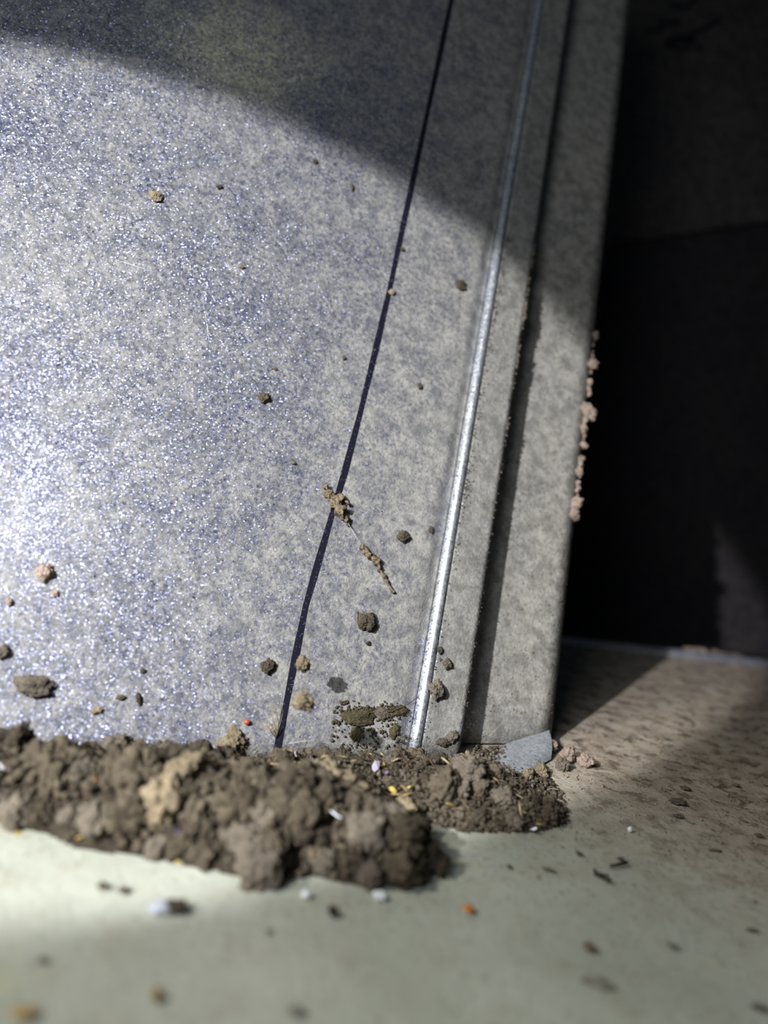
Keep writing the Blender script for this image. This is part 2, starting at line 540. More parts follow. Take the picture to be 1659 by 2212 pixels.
for s_ in strokes:
    pts = [onb(p, YB - .0043) for p in s_]
    mesh_obj('marker_stroke', *tube(pts, .0011, 5), M['ink'], bw)
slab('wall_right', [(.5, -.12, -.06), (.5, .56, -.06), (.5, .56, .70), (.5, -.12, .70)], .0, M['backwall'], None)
o = bpy.data.objects['wall_right']; bm = bmesh.new()
for v in [(.5, -.12, -.06), (.5, .56, -.06), (.5, .56, .70), (.5, -.12, .70), (.503, -.12, -.06), (.503, .56, -.06), (.503, .56, .70), (.503, -.12, .70)]: bm.verts.new(v)
bm.verts.ensure_lookup_table()
for f in [(0, 1, 2, 3), (7, 6, 5, 4), (0, 4, 5, 1), (1, 5, 6, 2), (2, 6, 7, 3), (3, 7, 4, 0)]: bm.faces.new([bm.verts[i] for i in f])
bmesh.ops.recalc_face_normals(bm, faces=bm.faces); bm.to_mesh(o.data); bm.free()
tag(o, 'dark metal side wall out at the right', 'metal wall', kind='structure')


# ------------------------------------------------------------------ heaps of soil
def base_y(x): return ORG.y + (x - ORG.x) * U.y / U.x


P1 = [(-.125, .128)] + [fl(p).to_2d()[:] for p in ((0, 1775), (100, 1800), (180, 1835), (300, 1845), (430, 1872), (570, 1905), (690, 1890), (760, 1912), (920, 1912), (940, 1870))] \
    + [(.0185, .146), (.006, .158), (-.012, .170), (-.06, base_y(-.06) + .001), (-.125, base_y(-.125) + .001)]
P2 = [(-.125, base_y(-.125) - .012), (-.05, base_y(-.05) - .012), (-.02, .155), (.004, .150)] + [fl(p).to_2d()[:] for p in ((930, 1775), (1000, 1795), (1150, 1797), (1230, 1775), (1215, 1715))] \
    + [(.0515, .199), (.06, .212), (-.125, base_y(-.125) + .012)]


def inside(poly, x, y):
    c = False; n = len(poly)
    for i in range(n):
        x1, y1 = poly[i]; x2, y2 = poly[i - 1]
        if (y1 > y) != (y2 > y) and x < (x2 - x1) * (y - y1) / (y2 - y1) + x1: c = not c
    return c


def sdist(poly, x, y):
    d = 9e9; n = len(poly)
    for i in range(n):
        x1, y1 = poly[i]; x2, y2 = poly[i - 1]; dx, dy = x2 - x1, y2 - y1
        f = max(0, min(1, ((x - x1) * dx + (y - y1) * dy) / (dx * dx + dy * dy + 1e-12)))
        d = min(d, math.hypot(x - x1 - f * dx, y - y1 - f * dy))
    return d if inside(poly, x, y) else -d


def prof_h(d, w):
    if d <= 0: return 0.
    f = min(1, d / w); return math.sin(f * math.pi / 2) ** .8


TOP1 = [(-700, 1560), (0, 1605), (200, 1640), (400, 1655), (560, 1668), (620, 1688), (700, 1688), (750, 1702), (850, 1752), (900, 1795), (945, 1850), (1000, 1900)]
TOP2 = [(-700, 1590), (0, 1622), (400, 1640), (560, 1640), (700, 1628), (800, 1640), (890, 1640), (960, 1640), (1040, 1652), (1100, 1684), (1130, 1700), (1200, 1750), (1240, 1782), (1300, 1800)]


def cap(top, x, y, h):
    """keep a heap no higher than its crest"""
    if h <= 0: return h
    P = Vector((x, y, h)) - CAM; z = P.dot(fwd); px = CX + F * P.dot(right) / z; py = CY - F * P.dot(up) / z
    ty = float(np.interp(px, [a for a, b in top], [b for a, b in top]))
    if py < ty: h -= (ty - py) * z / F
    return h if h > .0003 else .0003


def heap1(x, y):
    d = sdist(P1, x, y)
    amp = .0098 + .0012 * noise.noise(Vector((x * 60, y * 60, 0)))
    if x < -.035: amp -= .0016 * min(1, (-.035 - x) / .02)
    return cap(TOP1, x, y, amp * prof_h(d, .0125))


def heap2(x, y):
    d = sdist(P2, x, y); amp = .0050 + .0026 * noise.noise(Vector((x * 95, y * 95, 4)))
    amp += .0022 * math.exp(-(((x - .031) / .012) ** 2 + ((y - .172) / .012) ** 2))
    return cap(TOP2, x, y, amp * prof_h(d, .012))


def panel_ok(x, y, z, r): return (Vector((x, y, z)) - ORG).dot(N) > r * .5 - STEP * (1 if x > .033 else 0)


def heap_mesh(name, hf, x0, x1, y0, y1, nx, ny, mat):
    idx = {}; vs, fs = [], []
    H = {}
    for i in range(nx + 1):
        for j in range(ny + 1):
            x = x0 + (x1 - x0) * i / nx; y = y0 + (y1 - y0) * j / ny
            h = hf(x, y)
            if h > 0: h += .0011 * (noise.noise(Vector((x * 300, y * 300, 2)))) + .0008 * (.5 - noise.voronoi(Vector((x * 420, y * 420, 2)))[0][0])
            z = max(h - .0012, -.0006)
            lim = (Vector((x, y, z)) - ORG).dot(N)
            H[i, j] = (x, y, z, h > 0 and lim > -.0002 - (STEP if x > .036 else 0))
    for i in range(nx):
        for j in range(ny):
            q = [(i, j), (i + 1, j), (i + 1, j + 1), (i, j + 1)]
            if sum(H[c][3] for c in q) >= 3:
                f = []
                for c in q:
                    if c not in idx: idx[c] = len(vs); vs.append(H[c][:3])
                    f.append(idx[c])
                fs.append(tuple(f))
    # closed underside on the floor
    n0 = len(vs); edges = {}
    for f in fs:
        for a, b in zip(f, f[1:] + f[:1]): edges[(a, b)] = 1
    vs += [(x, y, -.0002) for x, y, z in vs]
    top = list(fs)
    fs += [tuple(n0 + a for a in reversed(f)) for f in top]
    for (a, b) in edges:
        if (b, a) not in edges: fs.append((b, a, n0 + a, n0 + b))
    return mesh_obj(name, vs, fs, mat)


o = heap_mesh('soil_bed', heap1, -.125, .024, .116, .182, 190, 90, M['soil_dark'])  # dark colour stands in for the shade in crevices between clods
tag(o, 'fine soil darkened as crevice shade, packed between the clods of the front heap', 'soil', kind='stuff')
o = heap_mesh('debris_bed', heap2, -.125, .062, .134, .212, 190, 90, M['soil'])
tag(o, 'fine brown litter banked along the foot of the metal sheet', 'soil', kind='stuff')

# named clods that stand out
placed = []


def special(px, Y, r, shape, mat, label, cat='soil clod', name='soil_clod', rot=None):
    d = ray(px); P = CAM + d * (Y / d.y)
    for i in range(700):                                        # rest it on the surface of the heap
        q = CAM + d * ((.11 + i * .00014) / d.y)
        if q.z <= max(heap1(q.x, q.y), heap2(q.x, q.y)) + r * .35: P = q; break
    P.z = max(P.z, r * .6)
    o = place(name, clod_mesh(shape, mat), P, r, rot); tag(o, label, cat); placed.append((P.x, P.y, P.z, r * .8)); return o


special((500, 1612), .152, .0046, 2, 'soil_pale', 'pale tan lumpy clod topping the front heap below the marker line')
special((392, 1668), .146, .0036, 5, 'soil_pale', 'broad pale clod left of the topmost lump of the heap')
special((352, 1728), .138, .0042, 8, 'soil_pale', 'largest pale clod on the face of the front heap')
special((880, 1790), .1345, .0030, 3, 'soil', 'rounded brown clod at the right end of the front heap')
special((560, 1885), .125, .0036, 6, 'soil_grey', 'big clod resting at the toe of the front heap, lower middle')
special((860, 1880), .1295, .0030, 9, 'soil', 'lumpy clod at the lower right toe of the front heap')
special((800, 1900), .1275, .0027, 11, 'soil_grey', 'tilted pale wedge of soil at the front of the heap toe')
special((660, 1760), .136, .0034, 12, 'soil', 'dull brown clod in the middle of the heap face')
special((1010, 1668), .181, .0030, 4, 'soil_grey', 'grey lump wedged below the flange foot behind the litter')
special((955, 1700), .172, .0034, 7, 'soil', 'brown matted lump in the rear litter below the bead')

def scatter(hf, x0, x1, y0, y1, count, rmin, rmax, sep, tries, seed, edge=None):
    g = random.Random(seed); out = []
    for _ in range(tries):
        if len(out) >= count: break
        x = g.uniform(x0, x1); y = g.uniform(y0, y1); h = hf(x, y)
        if h <= .0004: continue
        r = rmin + (rmax - rmin) * g.random() ** 2.0
        z = h - r * .25 + g.uniform(-.0006, .0008)
        z = max(z, r * .62)
        if not panel_ok(x, y, z, r): continue
        if any((x - a) ** 2 + (y - b) ** 2 + (z - c) ** 2 < (sep * (r + q)) ** 2 for a, b, c, q in placed): continue
        placed.append((x, y, z, r)); out.append((x, y, z, r))
    return out


g = random.Random(3)
LOOK = {'soil': 'brown', 'soil_dark': 'dark', 'soil_grey': 'greyish', 'soil_pale': 'pale tan'}


def to_px(P):
    d = Vector(P) - CAM; z = d.dot(fwd); return CX + F * d.dot(right) / z, CY - F * d.dot(up) / z


def label_by_zone(items, noun, where, zones, cat):
    """one label per look and zone; the biggest of each is named as such"""
    buckets = {}
    for o, m, r in items:
        x, y = to_px(o.location)
        z = next(n for lim, n in zones if x < lim)
        buckets.setdefault((m, z), []).append((r, o))
    for (m, z), b in buckets.items():
        b.sort(key=lambda q: -q[0])
        for i, (r, o) in enumerate(b):
            lab = f'{LOOK[m]} {noun} in {where}, {z}'
            if len(b) > 1: lab = ('biggest ' if i == 0 else 'smaller ') + lab
            tag(o, lab, cat, f'{noun}s in {where}')


it1, it2 = [], []
for i, (x, y, z, r) in enumerate(scatter(heap1, -.085, .021, .118, .176, 200, .0016, .0046, .58, 26000, 11)):
    m = g.choices(['soil', 'soil_dark', 'soil_grey', 'soil_pale'], [6, 2.2, 1.6, .12])[0]
    o = place('soil_clod', clod_mesh(i, m), (x, y, z), r)
    it1.append((o, m, r))
label_by_zone(it1, 'soil clod', 'the front heap', [(120, 'at the left picture edge'), (300, 'left of the large pale clod'), (460, 'around the large pale clod'), (620, 'under the foot of the pen line'), (780, 'right of the pen line foot'), (9999, 'at its right end')], 'soil clod')
for i, (x, y, z, r) in enumerate(scatter(heap2, -.05, .056, .145, .205, 80, .0008, .0030, .66, 26000, 12)):
    if heap1(x, y) > .003: continue
    m = g.choices(['soil', 'soil_dark', 'soil_grey', 'soil_pale'], [4, 2.5, 2, 1])[0]
    o = place('soil_crumb', clod_mesh(i + 5, m), (x, y, z), r)
    it2.append((o, m, r))
label_by_zone(it2, 'soil crumb', 'the litter', [(600, 'left of the pen line'), (740, 'by the pen line foot'), (900, 'below the moss smear'), (1010, 'below the flange'), (1110, 'left of the folded tab'), (9999, 'at its right end')], 'soil crumb')


def grains_on(hf, x0, x1, y0, y1, n, r0, r1, seed, zoff=.0):
    gg = random.Random(seed); P, R = [], []
    while len(P) < n:
        x = gg.uniform(x0, x1); y = gg.uniform(y0, y1); h = hf(x, y)
        if h <= .0002: continue
        r = r0 + (r1 - r0) * gg.random() ** 2.2
        z = max(h - .0006 + zoff + gg.uniform(-.0005, .0007), r * .5)
        if not panel_ok(x, y, z, r): continue
        P.append((x, y, z)); R.append(r)
    return P, R


P, R = grains_on(heap1, -.10, .022, .117, .182, 4200, .0003, .0011, 21, .0006)
tag(granules('soil_grain', P, R, [M['soil'], M['soil_dark']], 1), 'loose soil grains over the front heap', 'soil', kind='stuff')
P, R = grains_on(heap2, -.10, .058, .134, .212, 5200, .00018, .0007, 22)
tag(granules('litter_grain', P, R, [M['soil'], M['soil_grey'], M['soil_dark']], 3), 'loose brown and grey grains of the litter along the sheet', 'soil', kind='stuff')

# fine fibres in the litter: nobody could count them
vs, fs = [], []
gg = random.Random(5)
cnt = 0
while cnt < 900:
    x = gg.uniform(-.03, .058); y = gg.uniform(.145, .205); h = heap2(x, y)
    if h <= .0003 or not panel_ok(x, y, h, .001): continue
    p = Vector((x, y, h + .0002)); a = gg.uniform(0, 6.3); L = gg.uniform(.0008, .0028); e = gg.uniform(-.3, .6)
    d = Vector((math.cos(a), math.sin(a), e)) * L; bend = Vector((gg.uniform(-1, 1), gg.uniform(-1, 1), gg.uniform(-.2, .8))) * L * .25
    v, f = tube([p, p + d * .5 + bend, p + d], gg.uniform(.00004, .00009), 3)
    n0 = len(vs); vs += v; fs += [tuple(n0 + q for q in k) for k in f]; cnt += 1
tag(mesh_obj('plant_fibre', vs, fs, M['husk']), 'fine hair-like plant fibres matted in the litter', 'fibre', kind='stuff')

# straw fragments and flakes, one by one
gg = random.Random(8); cnt = 0
STRAW = [shape_mesh('straw_fragment', tube([(-1, 0, 0), (-.3, .05, .03), (.4, -.02, .05), (1, .08, 0)], .14, 5, (.5, 1, 1, .6)), M[m]) for m in ('straw', 'straw_pale', 'husk')]
while cnt < 46:
    x = gg.uniform(-.02, .050); y = gg.uniform(.150, .196); h = heap2(x, y)
    if h < .0012 or heap1(x, y) > .002 or not panel_ok(x, y, h, .002): continue
    L = gg.uniform(.0008, .0020)
    o = place('straw_fragment', STRAW[cnt % 3], (x, y, h + .0004), L, (gg.uniform(-.3, .3), gg.uniform(-.5, .5), gg.uniform(0, 6.3)))
    zx = to_px(o.location)[0]; zn = 'by the pen line foot' if zx < 760 else 'below the moss smear' if zx < 900 else 'below the flange' if zx < 1020 else 'near the folded tab'
    tag(o, f"{('golden', 'pale', 'brown')[cnt % 3]} straw fragment in the litter {zn}", 'straw', 'straw fragments in the litter'); cnt += 1


def flake_mesh(name, mat, seed):
    g2 = random.Random(seed); n = 7; top = []
    for i in range(n):
        a = 6.283 * i / n; r = g2.uniform(.6, 1.1); top.append((r * math.cos(a), .55 * r * math.sin(a), .06 * math.sin(a * 2)))
    vs = top + [(x, y, z - .12) for x, y, z in top]
    fs = [tuple(range(n)), tuple(range(2 * n - 1, n - 1, -1))] + [(i, i + n, (i + 1) % n + n, (i + 1) % n) for i in range(n)]
    me = shape_mesh(name, (vs, fs), M[mat]); me.polygons.foreach_set('use_smooth', [False] * len(me.polygons)); return me


FL = {m: flake_mesh('mineral_flake', m, k) for k, m in enumerate(('flake', 'violet', 'white', 'orange', 'yellow'))}


def heap_hit(px, lift=.0006):
    d = ray(px); hit = None
    for i in range(900):
        Y = .10 + i * .00014; P = CAM + d * (Y / d.y)
        if P.z <= max(heap1(P.x, P.y), heap2(P.x, P.y)) + lift: hit = P; break
    return hit if hit else fl(px)


for px, m, r, lab in [((640, 1738 - 110), 'flake', 11, 'pearly flake standing in litter right of the pen line'),
                      ((650, 1650), 'yellow', 12, 'yellow seed grain in litter right of the pen line foot'),
                      ((792, 1615), 'flake', 10, 'upright pale violet flake leaning at the sheet below the moss'),
                      ((812, 1655), 'flake', 17, 'broad pearly wing-like flake in the litter'),
                      ((836, 1668), 'violet', 8, 'violet flake beside the pearly wing-like flake'),
                      ((385, 1798), 'violet', 9, 'violet flake on the front heap face, left of centre'),
                      ((545, 1815), 'violet', 10, 'blue-violet flake low on the front heap'),
                      ((205, 1684), 'orange', 8, 'orange glinting grain at the left of the heap'),
                      ((5, 1655), 'white', 12, 'white chip at the far left edge of the heap'),
                      ((298, 1718), 'yellow', 8, 'yellow grain beside the largest pale clod'),
                      ((520, 1730), 'white', 6, 'tiny white glint on the middle of the heap'),
                      ((590, 1738), 'yellow', 7, 'yellow grain near the middle of the heap face'),
                      ((725, 1758), 'white', 17, 'whitish flat chip on the right of the front heap'),
                      ((848, 1705), 'yellow', 13, 'yellow curved husk in the litter behind the heap'),
                      ((885, 1698), 'yellow', 12, 'bright yellow sliver in the litter below the bead'),
                      ((1152, 1790), 'white', 8, 'small white pebble at the toe of the rear litter'),
                      ((1165, 1780), 'yellow', 9, 'yellow stalk bit at the right toe of the litter'),
                      ((385, 1862), 'yellow', 10, 'yellow grain at the front toe of the heap'),
                      ((172, 1808), 'yellow', 9, 'yellow grain at the left toe of the heap'),
                      ((40, 1800), 'yellow', 10, 'pale yellow grain where heap meets floor at left')]:
    P = heap_hit(px, .0009); sc = r * (P - CAM).length / F
    o = place('mineral_flake' if m in ('flake', 'violet', 'white') else 'grain', FL[m], P, sc, (random.uniform(.3, 1.2), random.uniform(-.5, .5), random.uniform(0, 6.3)))
    tag(o, lab, 'flake' if m in ('flake', 'violet', 'white') else 'grain')

# ------------------------------------------------------------------ crumbs stuck to the sheet
def on_sheet(px, rpx, mat, shape, label, k0=0.0, flat=.75, name='dirt_crumb', cat='dirt crumb', stretch=(1, 1)):
    q = stk(onp(px, k0)); P = onp(px, k0); r = .86 * rpx * (P - CAM).length / F
    k = k0 + (bumpy(q.x, q.y) if q.x < -.004 else 0) + r * flat * .62
    P = sheet(q.x, q.y, k)
    if stretch == (1, 1): a_ = random.uniform(.8, 1.3); stretch = (a_, 1.05 / a_)
    o = place(name, clod_mesh(shape, mat), P, (r * stretch[0], r * stretch[1], r * flat))
    mm = Matrix((U, N.cross(U), N)).transposed().to_4x4() @ Matrix.Rotation(random.uniform(-.4, .4), 4, 'Z')
    o.rotation_euler = mm.to_euler(); tag(o, label, cat); return o


for a in [((335, 425), 11, 'soil_pale', 1, 'tan crumb stuck high on the left of the sheet'),
          ((473, 405), 7, 'soil', 2, 'tiny brown crumb right of the tan crumb high on the sheet'),
          ((680, 350), 5, 'soil', 4, 'tiny crumb just under the slanting shadow edge, left of the pen line'),
          ((760, 406), 6, 'soil', 5, 'tiny crumb under the shadow edge nearest the pen line'),
          ((520, 577), 6, 'soil_pale', 3, 'small yellowish crumb below the two high crumbs'),
          ((593, 797), 5, 'soil_pale', 7, 'pinhead tan crumb above the fibrous crumb mid sheet'),
          ((570, 861), 12, 'soil', 6, 'fibrous brown crumb on the middle of the sheet'),
          ((634, 1000), 6, 'soil_pale', 8, 'small tan speck left of the pen line at mid height'),
          ((845, 633), 7, 'soil_pale', 9, 'tan crumb sitting on the pen line'),
          ((992, 617), 11, 'soil', 10, 'round brown crumb between pen line and bead near the shadow'),
          ((868, 540), 6, 'soil', 11, 'crumb beside the pen line just inside the lit area'),
          ((868, 1160), 15, 'soil', 12, 'fuzzy brown crumb midway between husks and bead'),
          ((790, 1345), 19, 'soil', 13, 'brown clump with a stalk, casting a shadow, right of the pen line'),
          ((577, 1440), 15, 'soil_dark', 0, 'dark crumb low on the sheet just left of the pen line'),
          ((70, 1480), 25, 'soil_grey', 1, 'large grey-brown crumb low at the left of the sheet'),
          ((4, 1408), 17, 'soil_grey', 2, 'grey crumb at the very left edge of the picture'),
          ((260, 1507), 8, 'soil', 3, 'small brown crumb low on the sheet, right of the large grey one'),
          ((210, 1535), 8, 'soil_pale', 4, 'small tan crumb just above the heap at left'),
          ((300, 1510), 9, 'soil_dark', 5, 'dark smudge-like crumb above the heap at left'),
          ((96, 1238), 17, 'dustpink', 6, 'pale pinkish crumb left on the sheet above the large grey one'),
          ((118, 1283), 8, 'dustpink', 7, 'small pale crumb under the pinkish crumb'),
          ((20, 1300), 9, 'dustpink', 8, 'faint pale crumb at the left edge below the glare'),
          ((930, 1145), 7, 'soil', 9, 'tiny crumb close to the bead at mid height'),
          ((795, 1390), 5, 'soil_dark', 10, 'dark pinhead crumb under the stalked clump'),
          ((905, 835), 8, 'soil', 11, 'thin crumb near the bead above the husks'),
          ((742, 774), 6, 'soil', 2, 'tiny crumb left of the pen line above mid height'),
          ((308, 1450), 6, 'soil', 3, 'speck above the dark smudge-like crumb'),
          ]:
    on_sheet(*a)
q = onp((532, 1560)); v, f = ico(3)
o = mesh_obj('red_seed', [Vector(p) * 1.0 for p in v], f, M['red']); o.location = q + N * .0006; o.scale = (.00072, .00064, .00062)
tag(o, 'tiny round reddish seed on the sheet above the pale clod', 'seed')
# patches of moss and dirt at the foot
for px, r, m, sh, lab, st_ in [((770, 1550), 22, 'moss', 1, 'olive moss patch at the left of the mossy smear', (1.4, .8)),
                          ((822, 1542), 17, 'soil_grey', 3, 'greyish knob in the middle of the mossy smear', (1.1, 1)),
                          ((862, 1535), 18, 'moss', 5, 'thin moss streak reaching towards the bead', (1.9, .5)),
                          ((770, 1585), 14, 'moss', 7, 'small moss tuft under the mossy smear', (1, 1.2)),
                          ((850, 1580), 12, 'moss', 9, 'small moss tuft beside the shadow spot', (.9, 1.3)),
                          ((742, 1518), 10, 'moss', 11, 'dark moss fleck above the mossy smear', (1.4, .6))]:
    on_sheet(px, r, m, sh, lab, 0.0, .36, 'moss_patch', 'moss', st_)
for a in [((938, 1490), 24, 'soil_grey', 2, 'grey-brown fuzzy clump stuck on the bead edge of the flange'),
          ((965, 1435), 10, 'soil_grey', 4, 'small grey crumb on the flange above the fuzzy clump'),
          ((950, 1405), 8, 'soil', 5, 'brown speck on the flange near the bead'),
          ((975, 1592), 13, 'soil_grey', 6, 'grey crumb low on the flange above the litter'),
          ((955, 1604), 12, 'soil', 7, 'brown crumb low on the flange beside the grey one')]:
    on_sheet(*a)
# crumbs clinging to the outer edge of the strip
for px, r, sh, lab in [((1290, 727), 7, 1, 'topmost small crumb on the outer strip edge'),
                       ((1282, 787), 12, 3, 'elongated crumb second from top on the strip edge'),
                       ((1273, 826), 6, 4, 'tiny crumb below the elongated one on the strip edge'),
                       ((1270, 888), 18, 5, 'largest pinkish crumb on the strip edge'),
                       ((1260, 925), 8, 6, 'crumb right under the largest one on the strip edge'),
                       ((1262, 962), 8, 7, 'oval crumb midway down the strip edge'),
                       ((1255, 992), 9, 8, 'dusty crumb below the oval one on the strip edge'),
                       ((1249, 1020), 6, 9, 'pinhead crumb on the lower strip edge'),
                       ((1248, 1044), 7, 10, 'second pinhead crumb on the lower strip edge'),
                       ((1244, 1086), 16, 11, 'large crumb near the bottom of the crumb row on the strip edge'),
                       ((1240, 1112), 13, 12, 'lowest crumb of the row on the strip edge')]:
    P = onp(px, -STEP); rr = r * (P - CAM).length / F
    q = stk(P); P = sheet(min(q.x, S_OUT + rr * .5), q.y, -STEP)
    o = place('edge_crumb', clod_mesh(sh, 'dustpink'), P, rr); tag(o, lab, 'dirt crumb', 'crumbs along the strip edge')

# fringe of dust on the flange edge and along the bead
gg = random.Random(31); P, R = [], []
for i in range(750):
    t = gg.uniform(.012, .165); dens = noise.noise(Vector((t * 120, 0, 0))) + (t - .07) * 9
    if gg.random() > .25 + .7 * max(0, min(1, dens)): continue
    r = gg.uniform(.0001, .00042) * (.6 + max(0, min(1, dens)) * 1.5)
    P.append(sheet(S_EDGE + gg.uniform(-.0002, .0003), t, -.0003 + gg.uniform(-.0004, .0004))); R.append(r)
o = granules('dust_fringe', P, R, M['soil_grey'], 9, parent=wall); tag(o, 'ragged fringe of dust along the flange edge', kind='stuff')
P, R = [], []
for i in range(420):
    t = gg.uniform(.078, .140); a = noise.noise(Vector((t * 160, 9, 0)))
    if gg.random() > .15 + 1.4 * a: continue
    P.append(sheet(S_OUT + gg.uniform(-.0004, .0006 + .0012 * max(0, a)), t, -STEP + gg.uniform(-.0006, .0005))); R.append(gg.uniform(.0002, .0008))
o = granules('edge_dust', P, R, M['dustpink'], 19, sub=2, parent=wall); tag(o, 'dust clotted along the outer strip edge', kind='stuff')
P, R = [], []
for i in range(900):
    t = gg.uniform(.0, .165); s = .0018 + abs(gg.gauss(0, .0010)); 
    if gg.random() > .2 + .8 * max(0, noise.noise(Vector((t * 60, 3, 0))) + (t - .06) * 8): continue
    P.append(sheet(s, t, -.00005)); R.append(gg.uniform(.00008, .00030))
o = granules('bead_dirt', P, R, M['soil'], 10, parent=wall); tag(o, 'brown dirt caught beside the bead', kind='stuff')
P, R = [], []
for i in range(1500):
    s = gg.uniform(S_EDGE + .006, S_OUT - .0003); t = gg.uniform(.004, .19)
    P.append(sheet(s, t, -STEP + .00002)); R.append(gg.uniform(.00006, .00022) * (1.8 if gg.random() < .05 else 1))
o = granules('strip_dust', P, R, M['soil'], 11, parent=wall); tag(o, 'dark dust specks clinging to the outer strip', kind='stuff')
P, R = [], []
for i in range(1300):
    s = -.115 + .128 * gg.random() ** .6; t = gg.uniform(.0, .20)
    if -.003 < s < .002: continue
    P.append(sheet(s, t, bumpy(s, t) if s < -.004 else -.0001)); R.append(gg.uniform(.00005, .00015) * (2.0 if gg.random() < .05 else 1))
o = granules('sheet_dust', P, R, M['soil'], 12, parent=wall); tag(o, 'fine dirt specks on the sheet', kind='stuff')

P, R = [], []
for i in range(520):
    if gg.random() < .6: px = (gg.gauss(810, 45), 1545 + gg.gauss(0, 9) - (gg.random() * 12))
    else: px = (gg.gauss(800, 55), gg.uniform(1550, 1625))
    if not 715 < px[0] < 888: continue
    P.append(onp(px, .0002)); R.append(gg.uniform(.0001, .00045))
o = granules('moss_speck', P, R, M['moss'], 23, squash=.4, parent=wall); tag(o, 'brown-olive mossy specks smeared low on the sheet', kind='stuff')

# husks on the sheet joined by a thread
def husk(pts, r, tap, label):
    n = len(pts); u = np.linspace(0, n - 1, n * 6); ii = np.arange(n)
    P, T = [], []
    for x in u:
        p = (np.interp(x, ii, [a for a, b in pts]), np.interp(x, ii, [b for a, b in pts]))
        P.append(onp(p, .0007 + .0005 * noise.noise(Vector((x * 1.3, r * 1e4, 0))))); T.append(float(np.interp(x, ii, tap)) * (1 + .3 * noise.noise(Vector((x * 1.5, 3, r * 1e4)))))
    v, f = tube(P, r, 14, T)
    v = [x + Vector((noise.noise(x * 800), noise.noise(x * 800 + Vector((5, 0, 0))), noise.noise(x * 800 + Vector((0, 9, 0))))) * r * .8 for x in v]
    tag(mesh_obj('insect_husk', v, f, M['husk']), label, 'husk')


husk([(699, 1048), (710, 1064), (722, 1084), (735, 1104), (746, 1122), (754, 1134)], .0015, (.15, .7, 1, 1, .6, .3), 'long ragged brown husk lying across the pen line')
husk([(714, 1066), (727, 1078), (740, 1072), (752, 1090)], .0009, (.3, 1, .8, .3), 'thin bent flap of husk beside the long ragged one')
husk([(779, 1180), (790, 1190), (802, 1203), (814, 1216), (822, 1232)], .0010, (.6, 1, .8, 1, .4), 'smaller brown husk below the long one')
husk([(822, 1230), (832, 1250), (842, 1265), (849, 1280)], .0005, (.6, 1, .6, .9), 'thin twig-like tail below the smaller husk')


def thread(pts, label, r=.00005, mat='thread'):
    tag(mesh_obj('silk_thread', *tube(pts, r, 4), M[mat]), label, 'thread')


thread([onp((752, 1130), .0010), onp((768, 1158), .0016), onp((782, 1182), .0010)], 'fine silk thread joining the two husks')
thread([onp((992, 622), .0005), onp((988, 700), .0009), onp((982, 758), .0004)], 'hair hanging below the round crumb near the bead', .00004, 'husk')
thread([onp((622, 1606), .004), onp((665, 1600), .005), onp((710, 1608), .003)], 'silk thread just above the litter right of the pen line')
thread([onp((905, 1505), .001), onp((880, 1522), .0012), onp((845, 1538), .001)], 'thin root from the fuzzy clump to the moss smear', .00008, 'hair')
thread([onp((770, 1318), .0006), onp((766, 1338), .0012), onp((776, 1350), .0008)], 'short stalk on the stalked clump', .00010, 'husk')

# root tuft
tuft = empty('root_tuft', onp((596, 1592), .0006)); tag(tuft, 'pale yellow root tuft beside the foot of the pen line', 'root tuft')
gg = random.Random(4)
for a, b in [((596, 1592), (588, 1525)), ((596, 1592), (600, 1518)), ((597, 1590), (612, 1535)), ((594, 1590), (572, 1556)), ((596, 1585), (578, 1540)), ((596, 1595), (568, 1562))]:
    A = onp(a, .0008); Bq = onp(b, .0012); m = A.lerp(Bq, .5) + U * gg.uniform(-.0008, .0008) + N * .0008
    o = mesh_obj('rootlet', *tube([p - tuft.location for p in (A, m, Bq)], .00010, 4, (1, .8, .4)), M['straw'], tuft)

# two clumps hanging clear of the sheet on silk; they throw the round shadow spots
def clump_depth(px, shadow):
    S = onp(shadow); d = (S - TORCH)
    best = None
    for i in range(500):
        f = 1 - i * .0005; P = TORCH + d * f
        r = ray(px); cam_d = P - CAM
        err = (cam_d - r * (cam_d.dot(r) / r.dot(r))).length
        if best is None or err < best[0]: best = (err, P)
    return best[1]


for px, sh, r, shape, mat, lab in [((655, 1435), (745, 1463), 17, 3, 'soil_pale', 'ragged pale wisp hanging on silk right of the pen line'),
                                   ((655, 1515), (812, 1572), 22, 10, 'soil_pale', 'round pale clump hanging on silk below the ragged wisp')]:
    P = clump_depth(px, sh); d = ray(px); P = CAM + d * ((P - CAM).dot(d) / d.dot(d))
    rr = r * (P - CAM).length / F
    root = empty('hanging_clump', P); tag(root, lab, 'dirt clump')
    c = place('clump', clod_mesh(shape, mat), (0, 0, 0), rr, None, root)
    top = onp((px[0] + 25, px[1] - 190), .0005)
    s_ = mesh_obj('silk', *tube([Vector((0, 0, rr * .7)), (top - P) * .5 + Vector((0, 0, -.001)), top - P], .00002, 4), M['husk'], root)
    s_['label'] = 'fine silk strand'

